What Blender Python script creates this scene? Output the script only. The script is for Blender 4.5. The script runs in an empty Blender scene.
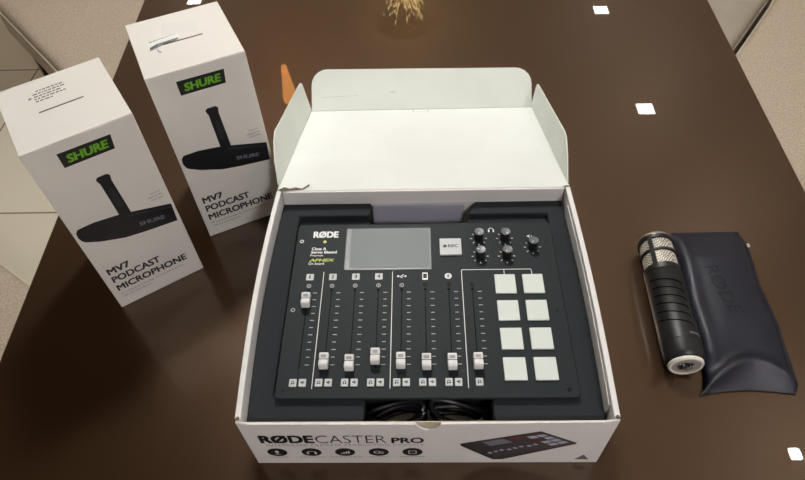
import bpy, bmesh, math, random
from mathutils import Vector, Matrix
random.seed(7)
S = bpy.context.scene
COL = S.collection
R = math.radians

# ------------------------------------------------------------------ materials
def lin(c):
    return tuple(((x/255)/12.92 if x/255 <= .04045 else ((x/255+.055)/1.055)**2.4) for x in c)
def mat(name, rgb, rough=.5, metal=0., spec=.5, coat=0., coat_rough=.03, emit=None, es=0., var=0., vscale=30., bump=0., bscale=300., trans=0.):
    m = bpy.data.materials.new(name); m.use_nodes = True
    nt = m.node_tree; b = nt.nodes['Principled BSDF']
    c = lin(rgb)
    b.inputs['Base Color'].default_value = (*c, 1)
    b.inputs['Roughness'].default_value = rough
    b.inputs['Metallic'].default_value = metal
    b.inputs['Specular IOR Level'].default_value = spec
    b.inputs['Coat Weight'].default_value = coat
    b.inputs['Coat Roughness'].default_value = coat_rough
    b.inputs['Transmission Weight'].default_value = trans
    if emit:
        b.inputs['Emission Color'].default_value = (*lin(emit), 1); b.inputs['Emission Strength'].default_value = es
    tc = nt.nodes.new('ShaderNodeTexCoord')
    if var:
        n = nt.nodes.new('ShaderNodeTexNoise'); n.inputs['Scale'].default_value = vscale; n.inputs['Detail'].default_value = 4
        nt.links.new(tc.outputs['Object'], n.inputs['Vector'])
        r = nt.nodes.new('ShaderNodeValToRGB')
        r.color_ramp.elements[0].position = .3; r.color_ramp.elements[1].position = .7
        r.color_ramp.elements[0].color = (*[x*(1-var) for x in c], 1); r.color_ramp.elements[1].color = (*[min(1, x*(1+var)) for x in c], 1)
        nt.links.new(n.outputs['Fac'], r.inputs['Fac']); nt.links.new(r.outputs['Color'], b.inputs['Base Color'])
    if bump:
        n2 = nt.nodes.new('ShaderNodeTexNoise'); n2.inputs['Scale'].default_value = bscale; n2.inputs['Detail'].default_value = 3
        nt.links.new(tc.outputs['Object'], n2.inputs['Vector'])
        bp = nt.nodes.new('ShaderNodeBump'); bp.inputs['Strength'].default_value = bump; bp.inputs['Distance'].default_value = .002
        nt.links.new(n2.outputs['Fac'], bp.inputs['Height']); nt.links.new(bp.outputs['Normal'], b.inputs['Normal'])
    return m

M = {}
M['card'] = mat('white coated cardboard', (228, 227, 224), .42, spec=.4, var=.025, vscale=14)
M['lidcard'] = mat('white uncoated board', (228, 232, 229), .6, spec=.3, var=.03, vscale=9)
M['flapcard'] = mat('greyish board', (217, 222, 214), .6, spec=.3, var=.04, vscale=12)
M['tan'] = mat('tan board', (196, 187, 165), .8)
M['torn'] = mat('torn paper grey', (98, 90, 76), .9, var=.5, vscale=200)
M['liner'] = mat('grey lilac board', (176, 176, 190), .7, var=.04)
M['shure'] = mat('satin white carton', (226, 224, 217), .38, spec=.4, var=.015, vscale=8)
M['residue'] = mat('dull tape residue', (222, 220, 215), .55)
M['ink'] = mat('black ink', (22, 21, 23), .5)
M['inkgrey'] = mat('grey ink', (112, 106, 106), .6)
M['badge'] = mat('black badge ink', (24, 28, 24), .4)
M['green'] = mat('lime ink', (108, 176, 40), .5)
M['printblack'] = mat('printed black', (20, 22, 26), .4)
M['printdark'] = mat('printed dark grey', (40, 43, 49), .4)
M['printgrey'] = mat('printed grey', (120, 122, 134), .5)
M['printlight'] = mat('printed pale blue grey', (178, 184, 200), .5)
M['printred'] = mat('printed dull red', (110, 44, 52), .5)
M['foam'] = mat('black foam', (42, 46, 49), .85, spec=.25, bump=.25, bscale=900)
M['panel'] = mat('anthracite metal', (40, 46, 48), .5, spec=.12, bump=.06, bscale=2500)
M['chassis'] = mat('black plastic', (20, 22, 24), .5)
M['black'] = mat('matt black', (5, 5, 6), .7, spec=.1)
M['screen'] = mat('grey lcd glass', (88, 98, 99), .42, spec=.35)
M['bezel'] = mat('lcd border', (66, 72, 75), .35)
M['pad'] = mat('white silicone', (214, 222, 216), .5, spec=.4)
M['button'] = mat('pale grey silicone', (196, 200, 200), .5)
M['cap'] = mat('white fader plastic', (232, 233, 232), .3, spec=.5)
M['capgrey'] = mat('grey fader recess', (168, 170, 171), .35)
M['white'] = mat('white print', (226, 228, 226), .5)
M['tick'] = mat('grey print', (168, 172, 172), .5)
M['yellow'] = mat('yellow lamp', (226, 218, 130), .4)
M['aphex'] = mat('yellow green print', (196, 206, 84), .5)
M['knob'] = mat('black rubber knob', (18, 19, 21), .45)
M['knobtop'] = mat('grey knob top', (92, 96, 98), .3, spec=.6)
M['screw'] = mat('dark screw', (26, 28, 30), .3, metal=.6)
M['cable'] = mat('black cable', (14, 15, 22), .32, spec=.6)
M['micbody'] = mat('black powder coat', (20, 22, 24), .42, spec=.5, bump=.08, bscale=1800)
M['silver'] = mat('silver metal', (206, 204, 196), .3, metal=.9)
M['cream'] = mat('cream ring', (222, 220, 206), .4)
M['endplate'] = mat('satin grey plate', (150, 148, 142), .45)
M['chrome'] = mat('chrome', (200, 200, 205), .15, metal=1)
M['leather'] = mat('navy black leather', (17, 21, 36), .42, spec=.5, var=.15, vscale=18, bump=.22, bscale=650)
M['emboss'] = mat('embossed leather', (11, 13, 22), .45, spec=.4)
M['fabric'] = mat('beige woven upholstery', (184, 170, 152), .95, spec=.15, var=.22, vscale=260, bump=.5, bscale=500)
M['fabric2'] = mat('greige upholstery', (164, 155, 141), .85, spec=.2, var=.06, vscale=14)
M['piping'] = mat('pale piping', (206, 196, 178), .8)
M['woodleg'] = mat('dark wood leg', (48, 30, 22), .5)
M['wall'] = mat('warm white paint', (212, 208, 204), .9)
M['ceil'] = mat('ceiling paint', (238, 234, 232), .9)
M['darkceil'] = mat('added dark ceiling boards', (44, 28, 10), .6, var=.2, vscale=6)
M['lampframe'] = mat('white lamp frame', (230, 230, 228), .5)
M['led'] = mat('led diffuser', (255, 250, 240), .5, emit=(255, 248, 238), es=58)
M['ledfill'] = mat('cool added led panel diffuser', (250, 246, 255), .5, emit=(251, 246, 250), es=92)
M['spot'] = mat('bright spot lamp', (255, 255, 255), .5, emit=(255, 252, 250), es=330)
M['ledkey'] = mat('added led panel diffuser', (255, 252, 246), .5, emit=(255, 252, 247), es=113)
M['bulb'] = mat('warm bulb', (255, 220, 160), .5, emit=(255, 205, 130), es=3)
M['amber'] = mat('amber lit glass', (226, 140, 50), .4, emit=(255, 165, 80), es=11)
M['brass'] = mat('dark brass', (90, 66, 36), .35, metal=.8)
M['crystal'] = mat('crystal bead', (255, 235, 190), .1, spec=1., emit=(255, 220, 150), es=7)

def table_mat():
    m = bpy.data.materials.new('dark glossy brown lacquer'); m.use_nodes = True
    nt = m.node_tree; b = nt.nodes['Principled BSDF']
    tc = nt.nodes.new('ShaderNodeTexCoord')
    mp = nt.nodes.new('ShaderNodeMapping'); mp.inputs['Scale'].default_value = (9, .8, 1)
    nt.links.new(tc.outputs['Object'], mp.inputs['Vector'])
    n = nt.nodes.new('ShaderNodeTexNoise'); n.inputs['Scale'].default_value = 4; n.inputs['Detail'].default_value = 6
    nt.links.new(mp.outputs['Vector'], n.inputs['Vector'])
    r = nt.nodes.new('ShaderNodeValToRGB')
    r.color_ramp.elements[0].color = (*lin((35, 20, 8)), 1); r.color_ramp.elements[1].color = (*lin((42, 25, 10)), 1)
    nt.links.new(n.outputs['Fac'], r.inputs['Fac']); nt.links.new(r.outputs['Color'], b.inputs['Base Color'])
    b.inputs['Roughness'].default_value = .34; b.inputs['IOR'].default_value = 1.52
    b.inputs['Specular IOR Level'].default_value = 1.0; b.inputs['Specular Tint'].default_value = (1, .68, .45, 1)
    b.inputs['Coat Weight'].default_value = .55; b.inputs['Coat Roughness'].default_value = .012
    b.inputs['Coat IOR'].default_value = 1.5
    return m
M['table'] = table_mat()

def tile_mat():
    m = bpy.data.materials.new('cream floor tile'); m.use_nodes = True
    nt = m.node_tree; b = nt.nodes['Principled BSDF']
    tc = nt.nodes.new('ShaderNodeTexCoord')
    mp = nt.nodes.new('ShaderNodeMapping'); mp.inputs['Location'].default_value = (1.588, -1.907, 0)
    nt.links.new(tc.outputs['Object'], mp.inputs['Vector'])
    br = nt.nodes.new('ShaderNodeTexBrick'); br.offset = 0; br.squash = 1
    br.inputs['Scale'].default_value = 1; br.inputs['Brick Width'].default_value = .8; br.inputs['Row Height'].default_value = .8
    br.inputs['Mortar Size'].default_value = .0035; br.inputs['Mortar Smooth'].default_value = .2
    br.inputs['Color1'].default_value = (*lin((236, 229, 208)), 1); br.inputs['Color2'].default_value = (*lin((233, 226, 205)), 1)
    br.inputs['Mortar'].default_value = (*lin((140, 128, 106)), 1)
    nt.links.new(mp.outputs['Vector'], br.inputs['Vector']); nt.links.new(br.outputs['Color'], b.inputs['Base Color'])
    b.inputs['Roughness'].default_value = .22
    return m
M['tile'] = tile_mat()

def grille_mat():
    m = bpy.data.materials.new('woven steel mesh'); m.use_nodes = True
    nt = m.node_tree; b = nt.nodes['Principled BSDF']
    tc = nt.nodes.new('ShaderNodeTexCoord')
    mp = nt.nodes.new('ShaderNodeMapping'); mp.inputs['Scale'].default_value = (1, 1, 1); mp.inputs['Rotation'].default_value = (.6, .5, .7)
    nt.links.new(tc.outputs['Object'], mp.inputs['Vector'])
    v = nt.nodes.new('ShaderNodeTexVoronoi'); v.inputs['Scale'].default_value = 420; v.inputs['Randomness'].default_value = .15
    nt.links.new(mp.outputs['Vector'], v.inputs['Vector'])
    r = nt.nodes.new('ShaderNodeValToRGB'); r.color_ramp.elements[0].position = .25; r.color_ramp.elements[1].position = .6
    r.color_ramp.elements[0].color = (*lin((250, 246, 232)), 1); r.color_ramp.elements[1].color = (*lin((120, 112, 100)), 1)
    nt.links.new(v.outputs['Distance'], r.inputs['Fac']); nt.links.new(r.outputs['Color'], b.inputs['Base Color'])
    b.inputs['Metallic'].default_value = .1; b.inputs['Roughness'].default_value = .45
    return m
M['grille'] = grille_mat()

# ------------------------------------------------------------------ mesh helpers
class MB:
    def __init__(s, off=(0, 0, 0)):
        s.v = []; s.f = []; s.off = Vector(off)
    def add(s, vs, fs, X=None):
        n = len(s.v)
        s.v += [(X @ Vector(p) if X else Vector(p)) - s.off for p in vs]
        s.f += [tuple(i+n for i in f) for f in fs]
        return s
    def poly(s, pts, X=None): return s.add(pts, [tuple(range(len(pts)))], X)
    def prism(s, o, z0, z1, X=None):
        n = len(o)
        vs = [(x, y, z0) for x, y in o]+[(x, y, z1) for x, y in o]
        fs = [tuple(range(n))[::-1], tuple(range(n, 2*n))]+[(i, (i+1) % n, n+(i+1) % n, n+i) for i in range(n)]
        return s.add(vs, fs, X)
    def box(s, x0, x1, y0, y1, z0, z1, X=None):
        return s.prism([(x0, y0), (x1, y0), (x1, y1), (x0, y1)], z0, z1, X)
    def lathe(s, prof, n=32, X=None, caps=True):
        vs = []; fs = []
        for r, z in prof:
            for k in range(n):
                a = 2*math.pi*k/n; vs.append((r*math.cos(a), r*math.sin(a), z))
        for i in range(len(prof)-1):
            for k in range(n):
                fs.append((i*n+k, i*n+(k+1) % n, (i+1)*n+(k+1) % n, (i+1)*n+k))
        m = (len(prof)-1)*n
        if caps: fs += [tuple(range(n))[::-1], tuple(range(m, m+n))]
        return s.add(vs, fs, X)
    def tube(s, pts, r, n=8, closed=False):
        pts = [Vector(p) for p in pts]; vs = []; fs = []; N = len(pts)
        up = Vector((0, 0, 1))
        for i, p in enumerate(pts):
            a = pts[(i-1) % N] if closed or i > 0 else p; b = pts[(i+1) % N] if closed or i < N-1 else p
            t = (b-a).normalized(); q = up if abs(t.dot(up)) < .95 else Vector((1, 0, 0))
            e = t.cross(q).normalized(); g = e.cross(t)
            for k in range(n):
                th = 2*math.pi*k/n; vs.append(p+r*(math.cos(th)*e+math.sin(th)*g))
        for i in range(N if closed else N-1):
            for k in range(n):
                j = (i+1) % N; fs.append((i*n+k, i*n+(k+1) % n, j*n+(k+1) % n, j*n+k))
        if not closed: fs += [tuple(range(n)), tuple(range((N-1)*n, N*n))]
        return s.add(vs, fs)
    def build(s, name, m, parent=None, bevel=0, smooth=35, segs=2):
        me = bpy.data.meshes.new(name); bm = bmesh.new()
        bv = [bm.verts.new(p) for p in s.v]
        for f in s.f:
            try: bm.faces.new([bv[i] for i in f])
            except ValueError: pass
        bmesh.ops.recalc_face_normals(bm, faces=bm.faces)
        bm.to_mesh(me); bm.free()
        me.materials.append(m)
        for p in me.polygons: p.use_smooth = True
        me.set_sharp_from_angle(angle=R(smooth))
        o = bpy.data.objects.new(name, me); COL.objects.link(o)
        if parent: o.parent = parent
        if bevel:
            b = o.modifiers.new('bevel', 'BEVEL'); b.width = bevel; b.segments = segs; b.limit_method = 'ANGLE'; b.angle_limit = R(40)
        return o

def tag(o, label, cat, group=None):
    o['label'] = label; o['category'] = cat
    if group: o['group'] = group
    return o
def thing(name, label, cat, loc=(0, 0, 0), rz=0, group=None):
    o = bpy.data.objects.new(name, None); COL.objects.link(o)
    o.location = loc; o.rotation_euler = (0, 0, rz); o.empty_display_size = .05
    return tag(o, label, cat, group)
def struct(o):
    o['kind'] = 'structure'; return o
def rrect(x0, x1, y0, y1, r, n=5):
    out = []
    for cx, cy, a0 in ((x1-r, y0+r, -90), (x1-r, y1-r, 0), (x0+r, y1-r, 90), (x0+r, y0+r, 180)):
        for k in range(n+1):
            a = R(a0+90*k/n); out.append((cx+r*math.cos(a), cy+r*math.sin(a)))
    return out
def circ(cx, cy, r, n=20): return [(cx+r*math.cos(2*math.pi*k/n), cy+r*math.sin(2*math.pi*k/n)) for k in range(n)]
def ring(mb, cx, cy, r0, r1, z0, z1, n=20, X=None):
    vs = []
    for r in (r0, r1):
        for z in (z0, z1):
            vs += [(cx+r*math.cos(2*math.pi*k/n), cy+r*math.sin(2*math.pi*k/n), z) for k in range(n)]
    fs = []
    for k in range(n):
        j = (k+1) % n
        fs += [(k, j, n+j, n+k), (2*n+k, 2*n+j, 3*n+j, 3*n+k), (n+k, n+j, 3*n+j, 3*n+k), (k, j, 2*n+j, 2*n+k)]
    return mb.add(vs, fs, X)

_vl = bpy.context.view_layer
def text_geo(txt, bold=0., shear=0., space=1.):
    cu = bpy.data.curves.new('t', 'FONT'); cu.body = txt; cu.size = 1; cu.offset = min(bold, 0); cu.shear = shear; cu.space_character = space
    cu.resolution_u = 3; cu.fill_mode = 'FRONT'
    o = bpy.data.objects.new('t', cu); COL.objects.link(o); _vl.update()
    me = bpy.data.meshes.new_from_object(o.evaluated_get(bpy.context.evaluated_depsgraph_get()))
    vs = [v.co.copy() for v in me.vertices]; fs = [tuple(p.vertices) for p in me.polygons]
    bpy.data.objects.remove(o); bpy.data.curves.remove(cu); bpy.data.meshes.remove(me)
    if bold > 0:        # heavier strokes: the same outlines struck again, slightly shifted
        n = len(vs); b0 = list(vs); f0 = list(fs); k = 0
        for dx, dy in ((-1, 0), (1, 0), (0, -.7), (0, .7), (-1, -.7), (1, .7), (-1, .7), (1, -.7)):
            k += 1; vs += [Vector((p.x+dx*bold, p.y+dy*bold, p.z+.00004*k)) for p in b0]; fs += [tuple(i+k*n for i in q) for q in f0]
    return vs, fs
def text(mb, txt, x0, x1, y0, y1, X=None, z=0., bold=0., shear=0., space=1.):
    """lettering fitted into the rectangle x0..x1, y0..y1 of the plane X"""
    vs, fs = text_geo(txt, bold, shear, space)
    ax = min(v.x for v in vs); bx = max(v.x for v in vs); ay = min(v.y for v in vs); by = max(v.y for v in vs)
    out = [(x0+(v.x-ax)/(bx-ax)*(x1-x0), y0+(v.y-ay)/(by-ay)*(y1-y0), z+v.z*.5) for v in vs]
    return mb.add(out, fs, X)
def textl(mb, txt, x0, y0, h, X=None, z=0., bold=0., space=1., wide=1.):
    """lettering of cap height h from the left"""
    vs, fs = text_geo(txt, bold, 0, space); k = h/.7
    return mb.add([(x0+v.x*k*wide, y0+v.y*k, z) for v in vs], fs, X)

# ------------------------------------------------------------------ the room (table top is z = 0, floor z = -0.75, ceiling z = 1.85)
XL, XR, YN, YF, ZF, ZC = -2.7, 2.6, -2.6, 5.2, -.75, 1.85
struct(MB().box(XL, XR, YN, YF, ZF-.1, ZF).build('floor', M['tile']))
struct(MB().box(XL, XR, YN, YF, ZC, ZC+.1).build('ceiling', M['ceil']))
struct(MB().box(XL, -.38, -1.0, 1.95, ZC-.012, ZC-.0005).build('added_dark_ceiling_1', M['darkceil']))  # unseen dark boards, added to darken the reflection at the table's left
struct(MB().box(XL-.1, XL, YN, YF, ZF, ZC).build('wall_left', M['wall']))
struct(MB().box(XR, XR+.1, YN, YF, ZF, ZC).build('wall_right', M['wall']))
struct(MB().box(XL-.1, XR+.1, YF, YF+.1, ZF, ZC).build('wall_back', M['wall']))
struct(MB().box(XL-.1, XR+.1, YN-.1, YN, ZF, ZC).build('wall_front', M['wall']))

# ceiling downlights, seen mirrored in the table
def downlight(x, y, label, w=.052, m='led'):
    t = thing('ceiling_light', label, 'ceiling light', (x, y, ZC), 0, 'square recessed ceiling lights')
    mb = MB(); h = w+.022
    for a, b, c, d in ((-h, h, -h, -w), (-h, h, w, h), (-h, -w, -w, w), (w, h, -w, w)): mb.box(a, b, c, d, -.012, 0)
    mb.build('frame', M['lampframe'], t)
    (MB().lathe([(w*1.1, -.008), (w*1.1, 0)], 28) if m == 'spot' else MB().box(-w, w, -w, w, -.006, 0)).build('diffuser', M[m], t)
for (x, y, n, *w_) in ((1.55, -.43, 'right row of square ceiling lights, nearest of five'), (1.535, .686, 'square ceiling light mirrored as a white glare near the lower right table corner', .024, 'spot'),
                  (1.48, 1.8, 'right row of square ceiling lights, third from the near end'),
                  (1.434, 2.9, 'square ceiling light mirrored in the table to the right of the open lid'),
                  (1.37, 4.05, 'square ceiling light mirrored at the far right of the table'),
                  (-1.77, 4.32, 'square ceiling light mirrored just behind the rear microphone box')):
    downlight(x, y, n, *w_)
# added key light above the table, unseen, placed to match the shadows
mp_ = thing('added_panel_light', 'added square key light panel on the ceiling above the table', 'ceiling light', (-.15, 1.42, ZC))
mb = MB()
for a, b, c, d in ((-.19, .19, -.19, -.16), (-.19, .19, .16, .19), (-.19, -.16, -.16, .16), (.16, .19, -.16, .16)): mb.box(a, b, c, d, -.02, 0)
mb.build('frame', M['lampframe'], mp_)
MB().box(-.16, .16, -.16, .16, -.012, 0).build('diffuser', M['ledkey'], mp_)

mp_ = thing('added_panel_light', 'added square fill light panel on the ceiling behind the camera', 'ceiling light', (.75, -1.35, ZC))  # added fill light, unseen, brightens the faces turned to the camera
mb = MB()
for a, b, c, d in ((-.19, .19, -.19, -.16), (-.19, .19, .16, .19), (-.19, -.16, -.16, .16), (.16, .19, -.16, .16)): mb.box(a, b, c, d, -.02, 0)
mb.build('frame', M['lampframe'], mp_)
MB().box(-.16, .16, -.16, .16, -.012, 0).build('diffuser', M['ledfill'], mp_)

# crystal flush light and amber pendant, both only seen mirrored in the table
ch = thing('chandelier', 'crystal ceiling chandelier mirrored in the table behind the open lid', 'chandelier', (-.10, 3.95, ZC))
MB().lathe([(.0, -.03), (.19, -.03), (.2, -.02), (.2, 0), (0, 0)], 40).build('base_plate', M['brass'], ch)
mb = MB()
for k in range(46):
    a = random.uniform(0, 2*math.pi); r0 = .17*math.sqrt(random.random()); r1 = r0*.2; z1 = -random.uniform(.25, .55)
    p = [Vector((r0+(r1-r0)*u, 0, -.12+(z1+.12)*u)) for u in [i/5 for i in range(6)]]
    for q in p:
        c = Vector((q.x*math.cos(a), q.x*math.sin(a), q.z+random.uniform(-.02, .02))); s_ = random.uniform(.0025, .006)
        mb.lathe([(0, -s_*5), (s_, 0), (0, s_*5)], 5, Matrix.Translation(c) @ Matrix.Rotation(a, 4, 'Z') @ Matrix.Rotation(math.atan2(r0-r1, -.12-z1), 4, 'Y'))
mb.build('crystal_strands', M['crystal'], ch)['kind'] = 'stuff'
for k in range(3):
    a = k*2.1
    MB().lathe([(0, -.62), (.02, -.6), (.03, -.56), (.02, -.5), (.008, -.48)], 14, Matrix.Translation((.06*math.cos(a), .06*math.sin(a), 0))).build('bulb', M['bulb'], ch)
    MB().lathe([(.006, -.48), (.006, -.03)], 10, Matrix.Translation((.06*math.cos(a), .06*math.sin(a), 0))).build('stem', M['brass'], ch)
pd = thing('pendant_lamp', 'amber cone lamp mirrored in the table beside the open lid', 'lamp', (-.735, 2.6, ZC))
MB().lathe([(.0165, -.60), (.0165, -.575)], 24).build('finial_cap', M['amber'], pd)
MB().lathe([(.018, -.57), (.0435, -.375)], 24).build('lamp_shade', M['amber'], pd)
MB().lathe([(.044, -.372), (.044, -.335)], 24).build('collar', M['brass'], pd)
MB().lathe([(.03, -.332), (.022, -.26)], 24).build('neck', M['amber'], pd)
MB().lathe([(.004, -.26), (.004, 0)], 10).build('cord', M['black'], pd)

# ------------------------------------------------------------------ dining table
tb = thing('dining_table', 'large dark brown glossy dining table mirroring the ceiling lights', 'table', (0, .8, ZF))
out = [(-.586, -.32), (.629, -.32), (.682, 2.1), (-.712, 2.1)]
MB((0, .8, ZF)).prism(out, -.035, 0).build('tabletop', M['table'], tb, bevel=.0025)
for x, y in ((-.3, .1), (.3, .1), (-.3, 1.75), (.3, 1.75)):
    MB((0, .8, ZF)).box(x-.045, x+.045, y-.045, y+.045, ZF, -.035).build('leg', M['woodleg'], tb, bevel=.006)

# ------------------------------------------------------------------ chairs
def chair(label, cx, cy, dx, dy, w, d, fab, name='upholstered_chair', crease=False):
    rz = math.atan2(-dx, dy)
    t = thing(name, label, 'chair', (cx, cy, ZF), rz, 'upholstered dining chairs around the table')
    x, y = w/2, d/2
    N = 14; mb = MB()
    # padded seat: rounded plan, slightly crowned top
    def sec(z, inset, crown=0):
        return [(px, py, z) for px, py in rrect(-x+inset, x-inset, -y+inset, y-inset, .05)]
    rings = [sec(.33, .01), sec(.335, 0), sec(.44, 0), sec(.458, .006), sec(.467, .018), sec(.47, .045)]
    n = len(rings[0]); vs = [p for r in rings for p in r]
    fs = [(i*n+k, i*n+(k+1) % n, (i+1)*n+(k+1) % n, (i+1)*n+k) for i in range(len(rings)-1) for k in range(n)]
    fs += [tuple(range(n))[::-1], tuple(range((len(rings)-1)*n, len(rings)*n))]
    mb.add(vs, fs).build('seat', fab, t, smooth=60)
    X = Matrix.Translation((0, -y-.035, .33)) @ Matrix.Rotation(R(-8), 4, 'X').inverted()
    b = MB().prism(rrect(-x, x, 0, .62, .06), -.045, .045, X @ Matrix.Rotation(R(90), 4, 'X')).build('backrest', fab, t, bevel=.02, segs=3)
    pts = [(px, py, .437) for px, py in rrect(-x-.001, x+.001, -y-.001, y+.001, .05)]
    MB().tube(pts, .0035, 6, True).build('piping', M['piping'] if fab is M['fabric'] else fab, t)
    for sx in (-1, 1):
        for sy in (-1, 1):
            X = Matrix.Translation((sx*(x-.05), sy*(y-.05), 0))
            MB().add([(-.015, -.015, 0), (.015, -.015, 0), (.015, .015, 0), (-.015, .015, 0), (-.024, -.024, .33), (.024, -.024, .33), (.024, .024, .33), (-.024, .024, .33)],
                     [(0, 1, 2, 3), (4, 5, 6, 7), (0, 1, 5, 4), (1, 2, 6, 5), (2, 3, 7, 6), (3, 0, 4, 7)], X).build('leg', M['woodleg'], t, bevel=.003)
    return t
chair('beige woven chair at the far left, behind the front microphone box', -.981, 1.585, .683, -.73, .56, .82, M['fabric'])
chair('beige woven chair at the left edge, nearest the camera', -1.0746, .3177, .825, -.565, .54, .6, M['fabric'])
chair('beige woven chair filling the upper right corner of the picture', 1.102, 1.116, -.592, -.806, .5, .88, M['fabric'])
chair('smooth greige chair partly hidden behind the upper right chair', .851, 1.636, -.592, -.806, .48, .56, M['fabric2'])

# ------------------------------------------------------------------ open product box
W2, D, H, T = .2125, .3505, .131, .008
BO = (0, .175, 0)
bx = thing('product_box', 'open white cardboard mixer box with lid folded back onto table', 'box', BO)
FX = Matrix(((1, 0, 0, 0), (0, 0, -1, 0), (0, 1, 0, 0), (0, 0, 0, 1)))    # plane of the front face: x, z up, normal towards -y
def fr(y): return Matrix.Translation((0, y, 0)) @ FX
MB(BO).box(-W2+T, W2-T, .006, D-.006, .0005, .005).build('bottom', M['card'], bx)
notch = [(-.0111+.0277*k/12, H-.0170*math.sin(math.pi*k/12)**.7) for k in range(13)]
HF = H-.0105
notch = [(x, z-.0110) for x, z in notch]
fo = [(-W2, .0005), (W2, .0005), (W2, H-.003), (W2-.012, H-.0075)]+[(x, z) for x, z in notch[::-1]]+[(-W2+.012, H-.0095), (-W2, H-.004)]
fp = MB(BO).prism(fo, 0, .0028, fr(.0028)).build('front_panel', M['card'], bx, bevel=.0005)
MB(BO).box(-W2+T, W2-T, .0030, .0042, .005, HF-.0012).build('front_lining', M['tan'], bx)
MB(BO).box(-.070, .0765, .0046, .0465, .0535, .0550).build('inner_flap', M['card'], bx)
def bulge(y): return math.sin(math.pi*min(1, max(0, y/D)))
BL, BR = .0062, .0038
def side_curve(sx, inset, y0, y1, n=14):
    B_ = BL if sx < 0 else BR
    return [(sx*(W2-inset+B_*bulge(y0+(y1-y0)*k/n)), y0+(y1-y0)*k/n) for k in range(n+1)]
for sx in (-1, 1):
    MB(BO).prism(side_curve(sx, 0, .0030, D)+side_curve(sx, .0068, .0030, D)[::-1], .0005, H).build('side_panel', M['card'], bx, bevel=.0010)
MB(BO).prism(side_curve(1, .0074, .02, .32)+side_curve(1, .0088, .02, .32)[::-1], .006, H-.006).build('side_flap_lining', M['card'], bx, bevel=.0004)
MB(BO).box(-W2+T, W2-T, D-.003, D, .0005, H-.001).build('back_panel', M['card'], bx, bevel=.0008)
MB(BO).box(-.0735, .0615, .3425, .345, .006, .104).build('back_lining', M['liner'], bx)
# lid: slopes down behind the box and rests on the table
hl = Vector((0, D, H-.0005)); tl = Vector((0, .677-D, .010-(H-.0005))); LL = tl.length; tl.normalize(); nl = Vector((0, -tl.z, tl.y))
LX = Matrix(((1, 0, 0, hl.x), (0, tl.y, nl.y, hl.y), (0, tl.z, nl.z, hl.z), (0, 0, 0, 1)))
lid = MB(BO).prism([(-W2, .0012), (W2, .0012), (W2-.0008, LL), (-W2+.0008, LL)], -.003, 0, LX).build('lid', M['lidcard'], bx, bevel=.0006)
e = R(39.2)
UX = Matrix(((1, 0, 0, 0), (0, math.cos(e), -math.sin(e), .677), (0, math.sin(e), math.cos(e), .0105), (0, 0, 0, 1)))
tk = [(-.2105, 0), (.2125, 0), (.2125, .044)]+[(.182+.0305*math.cos(R(a)), .0455+.0305*math.sin(R(a))) for a in (15, 35, 55, 75, 90)] + \
     [(-.180+.0305*math.cos(R(a)), .0495+.0305*math.sin(R(a))) for a in (90, 105, 125, 145, 165)]+[(-.2105, .048)]
MB(BO).prism(tk, -.002, 0, UX).build('tuck_flap', M['flapcard'], lid, bevel=.0005)
# little tongue slot outline and scuffs on the lid / tuck flap
mb = MB(BO)
for a in ([(-.015, LL-.016), (.014, LL-.016), (.014, LL-.0152), (-.015, LL-.0152)], [(-.015, LL-.016), (-.0143, LL-.016), (-.0143, LL-.001), (-.015, LL-.001)], [(.0133, LL-.016), (.014, LL-.016), (.014, LL-.001), (.0133, LL-.001)]):
    mb.poly([(x, y, .0003) for x, y in a], LX)
mb.build('tongue_slot', M['torn'], lid)
mb = MB(BO)
mb.poly([(-.06, .033, .0003), (-.05, .035, .0003), (-.048, .0335, .0003), (-.056, .032, .0003)], UX).build('scuff_mark', M['tan'], lid)
mb = MB(BO).poly([(-.19, .026, .0003), (-.12, .0285, .0003), (-.12, .0279, .0003), (-.19, .0253, .0003)], UX)
mb.build('scuff_mark', M['tan'], lid)
def flap(side, th, pts):
    out_ = Vector((side, 0, 0)); w = math.cos(R(th))*out_+math.sin(R(th))*nl
    o = hl+Vector((side*(W2-.001), 0, 0)); n = tl.cross(w)
    X = Matrix(((tl.x, w.x, n.x, o.x), (tl.y, w.y, n.y, o.y), (tl.z, w.z, n.z, o.z), (0, 0, 0, 1)))
    MB(BO).prism(pts, -.001, .001, X).build('side_flap', M['flapcard'], lid, bevel=.0004)
flap(-1, 80, [(.349, .002), (.336, .052), (.332, .060), (.325, .0635), (.312, .0645), (.08, .0635), (.06, .056), (.033, .034), (.012, .001)])
flap(1, 80, [(.349, .001), (.3505, .038), (.348, .045), (.341, .0475), (.10, .0478), (.082, .045), (.05, .028), (.012, .001)])
# torn corners
mb = MB(BO)
mb.poly([(-.212, .002, .0006), (-.203, .011, .0012), (-.195, .007, .0006), (-.186, .010, .001), (-.176, .006, .0008), (-.170, .016, .001), (-.168, .022, .0006), (-.166, .014, .001), (-.174, .003, .0008), (-.19, .0005, .0012), (-.205, -.003, .0006)], LX)
mb.build('torn_edge', M['torn'], lid)
mb = MB(BO)
mb.poly([(.2, .0, .0006), (.208, .004, .001), (.2125, .003, .0006), (.211, -.001, .0006)], LX)
mb.build('torn_edge', M['torn'], lid)
mb = MB(BO)
for sx in (-1, 1):
    mb = MB(BO).lathe([(.0005, 0), (.0028, .0006), (.0022, .0012), (.0005, .0016)], 7, Matrix.Translation((sx*(W2-.003), .0035, H-.0012)))
    mb.build('worn_corner', M['torn'], bx)
# crease line on back panel
MB(BO).box(-.07, .2, .3470, .3474, .1065, .1072).build('crease', M['lidcard'], bx)

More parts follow.
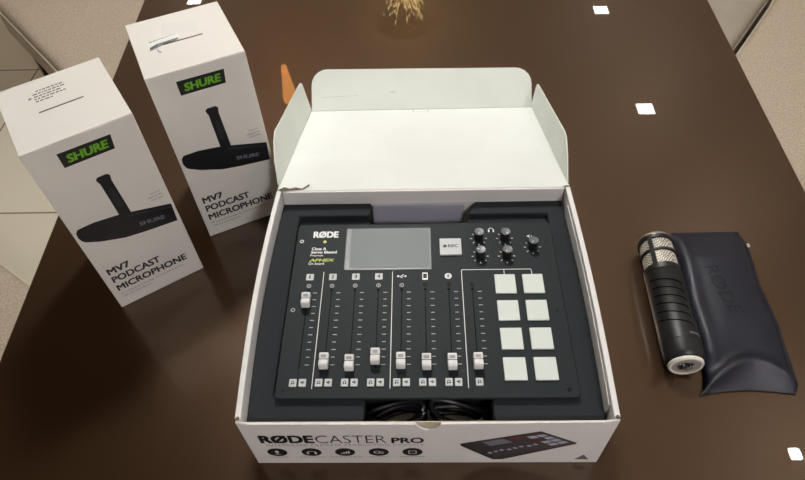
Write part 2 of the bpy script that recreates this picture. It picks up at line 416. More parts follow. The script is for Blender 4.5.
# printing on the box front
Y0 = -.00025
X = fr(Y0)
mb = MB(BO)
text(mb, 'RØDE', -.1955, -.1315, .0672, .0905, X, bold=.045)
mb.build('bold_lettering', M['ink'], fp)
mb = MB(BO)
text(mb, 'PRO', -.0405, -.0025, .0663, .0830, X, bold=.03)
mb.build('bold_lettering', M['ink'], fp)
mb = MB(BO); text(mb, 'CASTER', -.1295, -.0465, .0666, .0895, X, bold=-.012); mb.build('thin_lettering', M['ink'], fp)
mb = MB(BO); text(mb, 'INTEGRATED PODCAST PRODUCTION CONSOLE', -.190, -.003, .0588, .0628, X, space=1.25); mb.build('small_lettering', M['inkgrey'], fp)
words = ['4 x mics', 'headphones', 'levels', 'pads', 'record']
for k, cx in enumerate((-.1815, -.1395, -.0985, -.0575, -.0165)):
    ic = MB(BO).prism(circ(cx, .0382, .0122, 28), 0, .0002, fr(Y0)).build('printed_icon', M['ink'], fp)
    g = MB(BO); XX = fr(Y0-.0004); cz = .0382
    if k == 0:
        g.prism(rrect(cx-.0022, cx+.0022, cz-.001, cz+.006, .002), 0, .0001, XX).prism([(cx-.0035, cz-.006), (cx+.0035, cz-.006), (cx+.0035, cz-.005), (cx-.0035, cz-.005)], 0, .0001, XX).prism([(cx-.0005, cz-.005), (cx+.0005, cz-.005), (cx+.0005, cz-.002), (cx-.0005, cz-.002)], 0, .0001, XX)
    elif k == 1:
        g.add([(cx+r*math.cos(R(a)), cz-.001+r*math.sin(R(a)), 0) for a in range(0, 181, 20) for r in (.0045, .006)], [(2*i, 2*i+1, 2*i+3, 2*i+2) for i in range(9)], XX)
        for sx in (-1, 1): g.prism([(cx+sx*.006, cz-.005), (cx+sx*.0035, cz-.005), (cx+sx*.0035, cz-.0005), (cx+sx*.006, cz-.0005)], 0, .0001, XX)
    elif k == 2:
        for i in range(4): g.prism([(cx-.0055+i*.003, cz-.004), (cx-.0035+i*.003, cz-.004), (cx-.0035+i*.003, cz-.002+i*.002), (cx-.0055+i*.003, cz-.002+i*.002)], 0, .0001, XX)
    elif k == 3:
        ring(g, cx-.002, cz+.0005, .003, .0042, 0, .0001, 16, XX); ring(g, cx+.003, cz-.001, .002, .003, 0, .0001, 16, XX)
    else:
        for a, b, c, d in ((-.005, .005, -.005, -.0038), (-.005, .005, .0038, .005), (-.005, -.0038, -.005, .005), (.0038, .005, -.005, .005)): g.prism([(cx+a, cz+c), (cx+b, cz+c), (cx+b, cz+d), (cx+a, cz+d)], 0, .0001, XX)
    g.build('pictogram', M['card'], ic)
    mb = MB(BO); w_ = .012+.004*(k % 3)
    # caption too small to read: a short grey rule of type
    for i in range(7): mb.poly([(cx-w_+i*2*w_/7, .0212, 0), (cx-w_+(i+.75)*2*w_/7, .0212, 0), (cx-w_+(i+.75)*2*w_/7, .0226, 0), (cx-w_+i*2*w_/7, .0226, 0)], X)
    mb.build('caption', M['inkgrey'], fp)
# printed picture of the mixer
A, Bq, Cq, Dq = Vector((.040, .0636)), Vector((.1299, .1001)), Vector((.1766, .0655)), Vector((.0827, .0142))
def bl(u, v):
    a = A.lerp(Bq, u); b = Dq.lerp(Cq, u); q = a.lerp(b, v); return (q.x, q.y)
def pq(mb, u0, u1, v0, v1, z): mb.poly([(*bl(u0, v0), 0), (*bl(u1, v0), 0), (*bl(u1, v1), 0), (*bl(u0, v1), 0)], fr(Y0-z))
mb = MB(BO); o_ = [bl(0, 0), bl(1, 0), bl(1, 1), bl(0, 1)]
mb.prism([o_[0], o_[1], o_[2], (o_[2][0]-.001, o_[2][1]-.004), (o_[3][0]+.012, o_[3][1]-.001), (o_[3][0], o_[3][1]-.002), (o_[3][0]-.004, o_[3][1]+.002), (o_[0][0]+.001, o_[0][1]-.006)], 0, .0001, fr(Y0))
pm = mb.build('printed_mixer', M['printblack'], fp)
mb = MB(BO); pq(mb, .03, .97, .04, .95, .0003); mb.build('printed_panel', M['printdark'], pm)
mb = MB(BO); pq(mb, .25, .52, .06, .32, .0006); mb.build('printed_screen', M['printgrey'], pm)
mb = MB(BO); pq(mb, .56, .74, .06, .2, .0006); pq(mb, .70, .77, .42, .56, .0006); mb.build('printed_red_pad', M['printred'], pm)
mb = MB(BO)
for i in range(2):
    for j in range(4):
        if not (i == 0 and j == 1): pq(mb, .76+.11*i, .85+.11*i, .16+.19*j, .30+.19*j, .0006)
for i in range(8): pq(mb, .08+.08*i, .12+.08*i, .62-.02*(i % 3), .70-.02*(i % 3), .0006)
mb.build('printed_pads', M['printlight'], pm)
MB(BO).prism([(.1825, .0115), (.2005, .0115), (.1918, .0275)], 0, .0001, fr(Y0)).build('triangle_mark', M['inkgrey'], fp)

# ------------------------------------------------------------------ foam end blocks
def foam(side, label):
    o = thing('foam_block', label, 'foam', (side*.14, .18, .006), 0, 'black foam end blocks in the mixer box')
    off = (side*.14, .18, .006); s = side
    xi, xb = (.0715, .0752) if s < 0 else (.0778, .064)
    ins = .0072 if s < 0 else .0094
    edge = [(abs(a), b) for a, b in side_curve(s, ins, .0048, .3462)]
    MB(off).prism([(s*a, b) for a, b in edge]+[(s*xi, .334), (s*xi, .0048)], .006, .060).build('base_slab', M['foam'], o)
    out = edge[::-1]+[(xi, .0048), (xi, .042), (.1795, .042), (.1795, .322), (xb+.002, .322), (xb if s < 0 else xb+.014, .3462)]
    MB(off).prism([(s*a, b) for a, b in out], .0602, .1070).build('rim_block', M['foam'], o, bevel=.002)
    MB(off).box(*sorted((s*.1795, s*(xb+.002))), .308, .3215, .0602, .0985 if s > 0 else .096).build('step', M['foam'], o, bevel=.001)
    return o
foam(-1, 'black foam block holding the left end of the mixer')
foam(1, 'black foam block holding the right end of the mixer')

# ------------------------------------------------------------------ audio mixer
ZP = .115
MO = (0, .165, .0602)
mx = thing('audio_mixer', 'dark grey podcast mixer with faders, lying in the open white box', 'audio mixer', MO)
MB(MO).prism(rrect(-.171, .171, .047, .293, .008), .0604, .1095).build('chassis', M['chassis'], mx, bevel=.002)
pn = MB(MO).prism(rrect(-.1765, .1785, .0335, .2985, .006), .1097, ZP).build('faceplate', M['panel'], mx, bevel=.0012)
MB(MO).prism(rrect(-.1065, .0105, .2178, .2898, .0015), ZP, ZP+.0005).build('screen_border', M['bezel'], mx)
MB(MO).prism(rrect(-.1000, .0085, .2205, .2885, .001), ZP+.0006, ZP+.001).build('screen', M['screen'], mx)
def lab(o, l): o['label'] = l; return o
rb = MB(MO).prism(rrect(.0225, .0522, .2398, .2682, .001), ZP, ZP+.003).build('record_button', M['button'], mx, bevel=.0008)
mb = MB(MO); mb.prism(circ(.0295, .2545, .0026), ZP+.0031, ZP+.0032); text(mb, 'REC', .0338, .0478, .2520, .2572, None, ZP+.0032, bold=.02)
mb.build('record_lettering', M['ink'], rb)
for i in range(2):
    for j in range(4):
        x0 = (.0929, .1290)[i]; y1 = .2066-.0407*j
        MB(MO).prism(rrect(x0, x0+.0268, y1-.0300, y1, .0008), ZP, ZP+.0025).build('sound_pad', M['pad'], mx, bevel=.0007)
cols = [-.1512+.0306*k for k in range(8)]
fy = [.1655, .0784, .0758, .0842, .0783, .0765, .0763, .0771]
zt = ZP+.0002
for k, x in enumerate(cols):
    # slot with its ticks
    mb = MB(MO); mb.box(x-.0006, x+.0006, .072, .186, ZP-.0001, zt); mb.box(x-.0017, x+.0017, .1835, .1875, ZP-.0001, zt)
    sl = mb.build('fader_slot', M['black'], mx)
    mb = MB(MO)
    for j in range(11):
        y = .1812-.01042*j; w = .0026 if j % 2 == 0 else .0022
        mb.box(x+.0092-w, x+.0092+w, y-.00045, y+.00045, ZP-.0001, zt)
    mb.build('scale_ticks', M['tick'], sl)
    mb = MB(MO); ring(mb, x, .1925, .0021, .0030, ZP-.0001, zt, 18); mb.prism(circ(x, .1925, .0009, 10), ZP-.0001, zt)
    mb.build('channel_lamp', M['tick'] if k < 5 else M['black'], mx)
    # fader cap
    y = fy[k]; cp = MB(MO)
    prof = [(-.0096, 0), (-.0100, .0035), (-.0086, .0098), (-.0060, .0113), (-.002, .0094), (0, .0088), (.002, .0094), (.0060, .0113), (.0086, .0098), (.0100, .0035), (.0096, 0)]
    n = len(prof); vs = [(sx*.0055, y+a, ZP+.0035+b) for sx in (-1, 1) for a, b in prof]
    cp.add(vs, [tuple(range(n)), tuple(range(n, 2*n))]+[(i, (i+1) % n, n+(i+1) % n, n+i) for i in range(n)])
    cap = cp.build('fader_cap', M['cap'], mx, bevel=.0011, smooth=25)
    mb = MB(MO); mb.box(x-.0011, x+.0011, y-.004, y+.004, ZP, ZP+.0036); 
    for v in ():
        pass
    mb.build('fader_stem', M['black'], cap)
    for vv in cap.data.vertices: vv.co.x += x
    mb = MB(MO); mb.box(x-.0056, x+.0056, y-.0004, y+.0004, ZP+.0105, ZP+.01245); mb.build('pointer_line', M['black'], cap)
    mb = MB(MO); mb.add([(x-.0033, y+.0015, ZP+.0129), (x+.0033, y+.0015, ZP+.0129), (x+.0030, y+.0048, ZP+.0147), (x-.0030, y+.0048, ZP+.0147)], [(0, 1, 2, 3)]); mb.build('finger_recess', M['capgrey'], cap)
    # solo / mute buttons
    for j, bx_ in enumerate((x-.0047, x+.0065) if k < 7 else (x+.0003,)):
        b = MB(MO).prism(rrect(bx_-.0043, bx_+.0043, .0482, .0580, .0008), ZP, ZP+.002).build('channel_button', M['button'], mx, bevel=.0005)
        mb = MB(MO); z1 = ZP+.0021
        if j == 0: ring(mb, bx_, .0535, .0012, .0020, ZP+.002, z1, 12); mb.box(bx_-.0022, bx_-.001, .0505, .053, ZP+.002, z1).box(bx_+.001, bx_+.0022, .051, .0525, ZP+.002, z1)
        else: mb.prism([(bx_-.0022, .0525), (bx_-.0008, .0525), (bx_+.001, .0508), (bx_+.001, .0556), (bx_-.0008, .0541), (bx_-.0022, .0541)], ZP+.002, z1).box(bx_+.0015, bx_+.0021, .0515, .0550, ZP+.002, z1)
        mb.build('button_symbol', M['inkgrey'] if False else M['chassis'], b)
    # channel labels
    if k < 4:
        lb = MB(MO).prism(rrect(x-.005, x+.005, .2018, .2118, .001), ZP-.0001, zt+.0001).build('channel_label', M['button'], mx)
        mb = MB(MO); text(mb, str(k+1), x-(.0008 if k == 0 else .0018), x+(.0008 if k == 0 else .0018), .2040, .2096, None, ZP+.0006, bold=.02); mb.build('channel_number', M['ink'], lb)
    elif k == 4:
        mb = MB(MO); mb.box(x-.005, x+.0045, .2064, .2071, ZP-.0001, zt); mb.prism(circ(x-.005, .20675, .0016, 12), ZP-.0001, zt)
        mb.prism([(x+.004, .2050), (x+.0065, .20675), (x+.004, .2085)], ZP-.0001, zt)
        mb.prism([(x-.003, .2064), (x-.001, .2040), (x+.001, .2040), (x+.001, .2046), (x-.0007, .2046), (x-.0021, .2066)], ZP-.0001, zt)
        mb.prism([(x-.001, .2070), (x+.001, .2094), (x+.003, .2094), (x+.003, .2088), (x+.0013, .2088), (x, .2070)], ZP-.0001, zt)
        mb.build('usb_symbol', M['white'], mx)
    elif k == 5:
        ph = MB(MO).prism(rrect(x-.0036, x+.0036, .2005, .2122, .001), ZP-.0001, zt+.0001).build('phone_symbol', M['white'], mx)
        MB(MO).box(x-.0024, x+.0024, .2030, .2102, ZP, zt+.0003).build('phone_symbol_screen', M['chassis'], ph)
    elif k == 6:
        bt = MB(MO).prism(circ(x, .2063, .0047), ZP-.0001, zt+.0001).build('wireless_symbol', M['white'], mx)
        mb = MB(MO); mb.tube([(x-.0016, .2046, zt+.0003), (x+.0015, .2077, zt+.0003), (x, .2092, zt+.0003), (x, .2034, zt+.0003), (x+.0015, .2049, zt+.0003), (x-.0016, .2080, zt+.0003)], .0003, 4)
        mb.build('rune', M['chassis'], bt)
# separating lines
mb = MB(MO); h_ = .00045
mb.box(-.1332-h_, -.1332+h_, .046, .215, ZP-.0001, zt)
mb.build('divider_line', M['white'], mx)
mb = MB(MO).box(-.0413-h_, -.0413+h_, .046, .2145, ZP-.0001, zt)
mb.build('divider_line', M['white'], mx)
mb = MB(MO)
mb.box(.0503-h_, .0503+h_, .046, .2145, ZP-.0001, zt).box(.0525, .1405, .2162-h_, .2162+h_, ZP-.0001, zt).box(.1065-h_, .1065+h_, .2066, .2162, ZP-.0001, zt).box(.1428-h_, .1428+h_, .2066, .2140, ZP-.0001, zt)
for cx, a0 in ((.0525, 90), (.1405, 0)):
    vs = [(cx+r*math.cos(R(a0+9*i)), .2140+r*math.sin(R(a0+9*i)), zt) for i in range(11) for r in (.0022-h_, .0022+h_)]
    mb.add(vs, [(2*i, 2*i+1, 2*i+3, 2*i+2) for i in range(10)])
mb.build('bracket_line', M['white'], mx)
# knobs
for k, (x, y) in enumerate(((.0767, .2695), (.1125, .2692), (.0768, .2386), (.1123, .2384), (.1488, .2532))):
    X = Matrix.Translation((x, y, ZP))
    mb = MB(MO); prof = [(.0062, 0), (.0062, .003), (.0060, .0042), (.0069, .0138), (.0067, .0150)]
    kn = mb.lathe(prof, 26, X).build('knob', M['knob'], mx)
    MB(MO).lathe([(.0066, .0150), (.0060, .0157), (0.0001, .0152)], 26, X).build('knob_top', M['knobtop'], kn)
    a = (-105, -60, 170, -115, -120)[k]
    XX = X @ Matrix.Rotation(R(a), 4, 'Z')
    MB(MO).box(.0018, .0050, -.0004, .0004, .0150, .0159, XX).build('pointer', M['white'], kn)
    mb = MB(MO)
    for aa in (0, 180, 225, 270, 315, 45, 135):
        XX = X @ Matrix.Rotation(R(aa), 4, 'Z')
        if aa == 270: mb.prism([(.0092, 0), (.0118, -.0013), (.0118, .0013)], -.0001, .0002, XX)
        else: mb.box(.0088, .0116, -.0004, .0004, -.0001, .0002, XX)
    mb.build('knob_ticks', M['white'], mx)
# head-phone and speaker symbols
mb = MB(MO); cx, cy = .0950, .2845
mb.add([(cx+r*math.cos(R(a)), cy+r*math.sin(R(a)), zt) for a in range(0, 181, 15) for r in (.0028, .0038)], [(2*i, 2*i+1, 2*i+3, 2*i+2) for i in range(12)])
mb.box(cx-.0042, cx-.0022, cy-.0038, cy+.0006, ZP-.0001, zt).box(cx+.0022, cx+.0042, cy-.0038, cy+.0006, ZP-.0001, zt)
mb.build('headphone_symbol', M['white'], mx)
mb = MB(MO); cx, cy = .1475, .2725
mb.prism([(cx-.004, cy-.001), (cx-.0025, cy-.001), (cx-.0005, cy-.003), (cx-.0005, cy+.003), (cx-.0025, cy+.001), (cx-.004, cy+.001)], ZP-.0001, zt)
mb.add([(cx+r*math.cos(R(a)), cy+r*math.sin(R(a)), zt) for a in range(-45, 46, 15) for r in (.002, .0028)], [(2*i, 2*i+1, 2*i+3, 2*i+2) for i in range(6)])
mb.build('speaker_symbol', M['white'], mx)
# lettering on the panel
mb = MB(MO); text(mb, 'RØDE', -.1535, -.1183, .2740, .2855, None, zt, bold=.05); mb.build('maker_lettering', M['white'], mx)
MB(MO).lathe([(.0024, 0), (.0022, .0008), (.0012, .0013), (0, .0014)], 16, Matrix.Translation((-.1363, .2668, ZP))).build('power_lamp', M['yellow'], mx)
mb = MB(MO); text(mb, 'Class A', -.1535, -.1335, .2520, .2570, None, zt, bold=.03); text(mb, 'Servo Biased', -.1540, -.1185, .2462, .2510, None, zt, bold=.035)
text(mb, 'Preamps', -.1545, -.1370, .2405, .2448, None, zt, bold=.005); text(mb, 'On board', -.1555, -.1345, .2270, .2312, None, zt, bold=.01); mb.build('small_lettering', M['white'], mx)
mb = MB(MO); text(mb, 'APHEX', -.1550, -.1205, .2325, .2372, None, zt, bold=.03, shear=.25); mb.build('coloured_lettering', M['aphex'], mx)
for k, (x, y) in enumerate(((-.1687, .2681), (-.1680, .1553), (-.1508, .0668), (-.1666, .0441), (.1687, .2635), (.1675, .1516), (.1661, .0435), (-.0541, .0440), (.0551, .0434))):
    mb = MB(MO)
    if k < 2: ring(mb, x, y, .0017, .0029, ZP-.0001, zt, 16)
    else: mb.lathe([(.0027, -.0001), (.0025, .0004), (.0011, .0004), (.0009, .0001), (0, .0001)], 14, Matrix.Translation((x, y, ZP)))
    mb.build('screw', M['white'] if k == 0 else (M['tick'] if k == 1 else M['screw']), mx)

# ------------------------------------------------------------------ cables coiled under the mixer, seen through the gap at the front
def coil(label, cx, cy, rx, ry, turns, tilt, seed):
    rnd = random.Random(seed); mb = MB((cx, cy, .006)); pts = []
    N = 40
    for i in range(turns*N+1):
        a = 2*math.pi*i/N; t = i/N; w = 1-.10*math.sin(t*2.3+seed)
        x = rx*w*math.cos(a); y = ry*w*math.sin(a)
        th = tilt*.55+.25*math.sin(t*1.9+seed); c, q = math.cos(th), math.sin(th)
        z = .0600+.0056*t+.003*math.sin(a*2+seed)
        pts.append((cx+c*x-q*y, cy+q*x*.8+c*y, max(.0592, z)))
    mb.tube(pts, .0032, 8)
    o = mb.build('coiled_cable', M['cable']); o.location = (cx, cy, .006)
    tag(o, label, 'cable', 'black cables coiled under the mixer')
    return o
coil('black coiled cable in the box gap under the mixer, left of the thumb notch', -.034, .0285, .031, .0125, 5, .35, 1)
coil('black coiled cable in the box gap under the mixer, right of the thumb notch', .037, .0285, .033, .0125, 5, -.35, 2)

# ------------------------------------------------------------------ microphone cartons
CW, CD, CHt = .1322, .1397, .3129
def carton(label, x, y, yaw, rear):
    t = thing('microphone_box', label, 'box', (x, y, 0), yaw, 'white podcast microphone boxes')
    mb = MB(); mb.box(0, CW, 0, CD, .0004, CHt-.0012)
    body = mb.build('carton', M['shure'], t, bevel=.0011)
    top = MB().box(.0004, CW-.0004, .0002, CD-.001, CHt-.0010, CHt).build('lid_flap', M['shure'], t, bevel=.0004)
    # die cut slot on top
    MB().prism(rrect(.0385, .0925, .0655, .0675, .0008), CHt, CHt+.0002).build('hanger_slot', M['ink'], top)
    X = fr(-.0003)
    bd = MB().prism([(.0355, .2755), (.0965, .2750), (.0990, .2965), (.0355, .2975)], 0, .0002, X).build('logo_badge', M['badge'], t)
    mb = MB(); text(mb, 'SHURE', .0425, .0925, .2800, .2922, fr(-.0007), bold=.04, shear=.15); mb.build('logo_lettering', M['green'], bd)
    # printed picture of the microphone
    mb = MB()
    mb.prism([(.0625, .163), (.0775, .163), (.0752, .232), (.0765, .2405), (.0735, .2440), (.0615, .2440), (.0585, .2405), (.0610, .232)], 0, .0001, X)
    pic = mb.build('printed_microphone', M['printblack'], t)
    mb = MB(); XX = fr(-.0006)
    Lp = [(.1285, .1535), (.1285, .1165)]
    bodyp = [(.0085, .1530), (.0055, .1580), (.0040, .1650), (.0050, .1735), (.0090, .1785), (.0300, .1790), (.0660, .1735), (.1285, .1545), (.1270, .1200), (.0820, .1260), (.0550, .1310), (.0250, .1430)]
    mb.prism(bodyp, 0, .0001, XX); mb.build('printed_body', M['printblack'], pic)
    mb = MB(); mb.poly([(.0700, .1690, 0), (.1285, .1515, 0), (.1282, .1465, 0), (.0700, .1640, 0)], fr(-.0009)); mb.poly([(.0655, .2200, 0), (.0725, .2200, 0), (.073, .186, 0), (.0655, .186, 0)], fr(-.0006)); mb.build('printed_sheen', M['printdark'], pic)
    sh = Matrix(((1, 0, 0, 0), (-.19, 1, 0, 0), (0, 0, 1, 0), (0, 0, 0, 1)))
    mb = MB(); text(mb, 'SHURE', .0790, .1135, .1555, .1625, fr(-.0011) @ sh, bold=.03, shear=.1); mb.build('printed_name', M['printgrey'], pic)
    mb = MB()
    text(mb, 'MV7', .0100, .0420, .0755, .0885, X, bold=.032); text(mb, 'PODCAST', .0100, .0810, .0570, .0703, X, bold=.032); text(mb, 'MICROPHONE', .0095, .1160, .0375, .0508, X, bold=.032)
    mb.build('title_lettering', M['ink'], t)
    mb = MB()
    text(mb, 'For professional podcasting, recording and streaming', .0100, .1060, .0275, .0312, X); text(mb, 'USB and XLR dynamic', .0100, .0560, .0205, .0240, X)
    text(mb, 'Take your', .1080, .1230, .1830, .1862, X); text(mb, 'sound to the', .1040, .1235, .1775, .1807, X); text(mb, 'next level', .1070, .1235, .1720, .1752, X)
    mb.build('small_lettering', M['inkgrey'], t)
    if not rear:
        mb = MB(); Z = CHt+.0002
        for j, (a, b) in enumerate(((.045, .0815), (.040, .080), (.0405, .076), (.040, .0815), (.0405, .062))):
            yy = .1105-.0055*j; xx = a
            while xx < b-.003:
                w = random.uniform(.002, .006); mb.poly([(xx, yy, Z), (min(b, xx+w), yy, Z), (min(b, xx+w), yy+.0026, Z), (xx, yy+.0026, Z)]); xx += w+.0012
        mb.poly([(.0325, .0985, Z), (.0385, .0985, Z), (.0355, .103, Z)])
        mb.build('warning_lettering', M['inkgrey'], top)
    else:
        mb = MB(); Z = CHt+.0003
        mb.poly([(.0190, .0600, Z), (.0330, .0650, Z+.0015), (.0620, .0700, Z), (.0630, .0830, Z+.001), (.040, .0800, Z), (.0190, .0760, Z+.001)])
        lb = mb.build('torn_label', M['lidcard'], top)
        mb = MB(); Z = CHt+.0012
        for j in range(2):
            xx = .022
            while xx < .058:
                w = random.uniform(.001, .004); yy = .0725+.0045*j+(xx-.022)*.1; mb.poly([(xx, yy, Z), (xx+w, yy+.0003, Z), (xx+w, yy+.0025, Z), (xx, yy+.0022, Z)]); xx += w+.0012
        mb.poly([(.0200, .0595, Z), (.0325, .0645, Z+.001), (.0330, .0695, Z+.001), (.0205, .0655, Z)])
        mb.poly([(.033, .0655, Z+.001), (.060, .0700, Z), (.060, .0722, Z), (.033, .069, Z+.001)])
        mb.build('label_print', M['inkgrey'], lb)
        mb = MB(); mb.tube([(.0300, .0585, CHt+.0008), (.0290, .0545, CHt+.001), (.0300, .0510, CHt+.001), (.0325, .0490, CHt+.0008)], .0004, 5); mb.build('loose_thread', M['inkgrey'], top)
        mb = MB(); Z = CHt+.0002; mb.poly([(.0410, .0870, Z), (.0890, .0760, Z), (.0930, .1060, Z), (.0455, .1170, Z)]); mb.build('tape_residue', M['residue'], top)
    return t
carton('white podcast microphone box standing nearest the left table edge, in front', -.4573, .2363, .5905, False)
carton('white podcast microphone box standing behind, with torn paper label on top', -.3499, .3737, .4573, True)

# ------------------------------------------------------------------ broadcast microphone lying on the table
mr = .0265
mic = thing('microphone', 'black broadcast microphone with silver grille lying beside the leather pouch', 'microphone', (.3470, .118, 0), math.atan2(-.0091, .205))
AX = Matrix.Translation((0, 0, mr+.0003)) @ Matrix.Rotation(R(-90), 4, 'X')      # lathe z -> +y
MB().lathe([(.0215, .0035), (.0245, .005), (.0262, .012), (.0265, .03), (.0261, .0302), (.0261, .0308), (.0265, .031), (.0265, .146), (.0250, .1475), (.0250, .150)], 48, AX).build('body', M['micbody'], mic, smooth=50)
MB().lathe([(.0186, -.0008), (.0212, -.0012), (.0230, .001), (.0230, .0036), (.0186, .0036), (.0186, -.0008)], 40, AX, False).build('end_ring', M['cream'], mic)
MB().lathe([(.0001, .0040), (.0085, .0040), (.0095, -.0002), (.0112, -.0008), (.0114, .004)], 32, AX).build('connector', M['chrome'], mic)
MB().lathe([(.0110, .0006), (.0186, .0002), (.0186, .0032), (.0110, .0032), (.0110, .0006)], 36, AX, False).build('end_plate', M['endplate'], mic)
mb = MB()
for k in range(3):
    a = k*2.094+.5; mb.lathe([(.0012, .001), (.0012, .0045)], 8, AX @ Matrix.Translation((.005*math.cos(a), .005*math.sin(a), 0)))
mb.build('connector_pin', M['black'], mic)
MB().lathe([(.0232, .1475), (.0240, .150), (.0240, .205), (.0225, .208)], 48, AX).build('grille', M['grille'], mic, smooth=60)
def cage(z0, z1, r0=.0238, r1=.0264):
    return [(r0, z0), (r1, z0+.0008), (r1, z1-.0008), (r0, z1)]
MB().lathe(cage(.146, .156), 48, AX).lathe(cage(.1785, .1835), 48, AX).lathe(cage(.2015, .209), 48, AX).build('grille_band', M['micbody'], mic, smooth=50)
for k in range(3):
    a = R(-127+120*k)
    mb = MB(); mb.box(.0236, .0262, -.0034, .0034, .152, .205, AX @ Matrix.Rotation(a, 4, 'Z')); mb.build('grille_bar', M['micbody'], mic, bevel=.0006)
MB().lathe([(.0256, .2085), (.0256, .2110), (.0235, .2140), (.0150, .2165), (.0001, .2175)], 40, AX).build('silver_cap', M['silver'], mic)
mb = MB()
for k in range(6):
    s0 = .052+.0135*k; pts = []
    for i in range(15):
        th = R(158-98*i/14+0)                # around the barrel, left to the upper right
        z = s0 + .010*(1-(i/14)) - (.0035 if i == 14 else 0)
        pts.append(AX @ Vector((.0266*math.cos(th), -.0266*math.sin(th)*1, z)))
    mb.tube(pts, .0009, 6)
mb.build('grip_groove', M['black'], mic)
mb = MB()
for i in range(9):
    th = R(75-5*i)
    for z in (.0365,):
        p = [AX @ Vector((.0267*math.cos(th+d), -.0267*math.sin(th+d), zz)) for d, zz in ((0, z), (.05, z), (.05, z+.0018), (0, z+.0018))]
        mb.poly(p)
mb.build('name_lettering', M['tick'], mic)

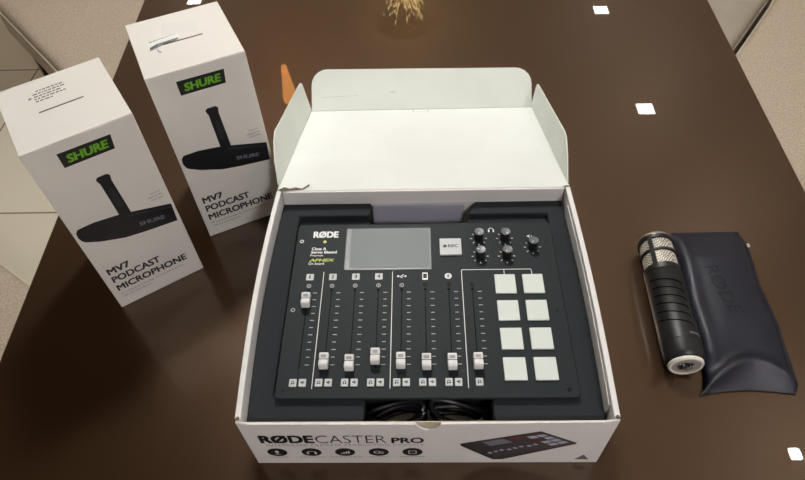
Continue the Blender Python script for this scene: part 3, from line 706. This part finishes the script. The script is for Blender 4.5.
# ------------------------------------------------------------------ leather pouch
def pouch():
    ox, oy = .44, .22
    t = thing('leather_pouch', 'navy black leather zip pouch lying right of the microphone', 'pouch', (ox, oy, 0))
    Lc = [(0, .366), (.04, .3735), (.12, .3790), (.35, .3795), (.6, .3835), (.85, .3900), (1, .3950)]
    Rc = [(0, .490), (.05, .4985), (.15, .5010), (.4, .5060), (.66, .5040), (.9, .5110), (1, .5050)]
    def ip(C, v):
        for (a, xa), (b, xb) in zip(C, C[1:]):
            if a <= v <= b: k = (v-a)/(b-a); return xa+(xb-xa)*k
        return C[-1][1]
    nu, nv = 44, 110
    def pt(u, v, top):
        x = ip(Lc, v)*(1-u)+ip(Rc, v)*u
        bow = .006*math.sin(math.pi*u)*(1-v)**6
        y = .0885+.2755*v + bow
        c = 1-abs(2*u-1)**2.6
        if not top: return (x, y, .0008)
        prof = min(1, v/.30)**.8*min(1, (1-v)/.22)**.7
        h = .0030+.019*c**.75*(.25+.75*prof)
        h += .0016*math.sin(9*v+4*u+.6)*c + .0022*math.sin(5.2*v-3*u)*c*prof
        # left side stays puffed up against the microphone
        h += .006*math.exp(-((u-.10)/.09)**2)*min(1, v/.2)*min(1, (1-v)/.1)
        h -= .004*math.exp(-((v-.52)/.10)**2)*c
        # gusset ridge arching over the near end, creased down to the two ears
        vr = .018+.118*(1-abs(2*u-1)**1.8); Hr = .004+.021*c**.6
        if v < vr: h = .0025+(Hr-.0025)*(v/vr)**1.25
        else:
            k = min(1, (v-vr)/.13); k = k*k*(3-2*k); h = Hr*(1-k)+h*k - .004*math.sin(math.pi*k)*c
        if u > .86: h = h*(1-.35*((u-.86)/.14))
        return (x, y, max(.0025, h))
    vs = []; fs = []
    for top in (1, 0):
        for j in range(nv+1):
            for i in range(nu+1): vs.append(pt(i/nu, j/nv, top))
    B = (nu+1)*(nv+1); q = lambda i, j, b=0: b+j*(nu+1)+i
    for j in range(nv):
        for i in range(nu):
            fs += [(q(i, j), q(i+1, j), q(i+1, j+1), q(i, j+1)), (q(i, j, B), q(i, j+1, B), q(i+1, j+1, B), q(i+1, j, B))]
    for j in range(nv):
        for i in (0, nu): fs.append((q(i, j), q(i, j+1), q(i, j+1, B), q(i, j, B)))
    for i in range(nu):
        for j in (0, nv): fs.append((q(i, j), q(i+1, j), q(i+1, j, B), q(i, j, B)))
    MB((ox, oy, 0)).add(vs, fs).build('leather_body', M['leather'], t, smooth=55)
    off = (ox, oy, 0)
    # seam along the right hand edge and zip pull at the top right
    mb = MB(off); mb.tube([(pt(.93, v/30, 1)[0], pt(.93, v/30, 1)[1], pt(.93, v/30, 1)[2]+.0004) for v in range(3, 28)], .0006, 6); mb.build('seam', M['emboss'], t)
    mb = MB(off); mb.tube([(ip(Lc, 1)+.004+.104*i/12, .3640, .0045) for i in range(13)], .0016, 6); mb.build('zip', M['emboss'], t)
    zx, zy = .5085, .337
    zp = MB(off).prism(rrect(zx-.002, zx+.002, zy-.004, zy+.003, .001), .006, .008).build('zip_pull', M['silver'], t, bevel=.0006)
    # embossed lettering running down the pouch, relief shading put into a darker colour
    g, fcs = text_geo('RØDE', .02)
    bx0 = min(v.x for v in g); bx1 = max(v.x for v in g); by0 = min(v.y for v in g); by1 = max(v.y for v in g)
    mb = MB(off); o = []
    for v in g:
        a = (v.x-bx0)/(bx1-bx0); b = (v.y-by0)/(by1-by0)
        vv = .715-.30*a; uu = .27+.17*b+.15*a
        p = pt(uu, vv, 1); o.append((p[0], p[1], p[2]+.0006))
    mb.add(o, fcs).build('embossed_lettering', M['emboss'], t)
pouch()

# ------------------------------------------------------------------ camera
cd = bpy.data.cameras.new('camera'); cam = bpy.data.objects.new('camera', cd); COL.objects.link(cam)
p_, r_, y_ = CAMROT = (0.0, 0.0, 0.0)
p_, r_, y_ = R(50.9416), R(-2.7939), R(2.6552)
f = Vector((0, math.cos(p_), -math.sin(p_))); u = Vector((0, math.sin(p_), math.cos(p_))); x = Vector((1, 0, 0))
Zr = Matrix.Rotation(y_, 3, 'Z'); f = Zr @ f; u = Zr @ u; x = Zr @ x
c, s = math.cos(r_), math.sin(r_)
x, u = c*x+s*u, c*u-s*x
cam.matrix_world = Matrix(((x.x, u.x, -f.x, -.0030), (x.y, u.y, -f.y, -.2821), (x.z, u.z, -f.z, .7943), (0, 0, 0, 1)))
cd.sensor_fit = 'HORIZONTAL'; cd.sensor_width = 36; cd.lens = 36*630.41/805
cd.clip_start = .02
S.camera = cam

# ------------------------------------------------------------------ world and view
w = bpy.data.worlds.new('world'); S.world = w; w.use_nodes = True
w.node_tree.nodes['Background'].inputs['Color'].default_value = (.5, .5, .5, 1)
w.node_tree.nodes['Background'].inputs['Strength'].default_value = .0
S.view_settings.view_transform = 'Standard'; S.view_settings.look = 'None'
S.view_settings.gamma = 1; S.view_settings.use_curve_mapping = False
S.view_settings.exposure = 0
S.cycles.use_denoising = True
S.cycles.max_bounces = 8
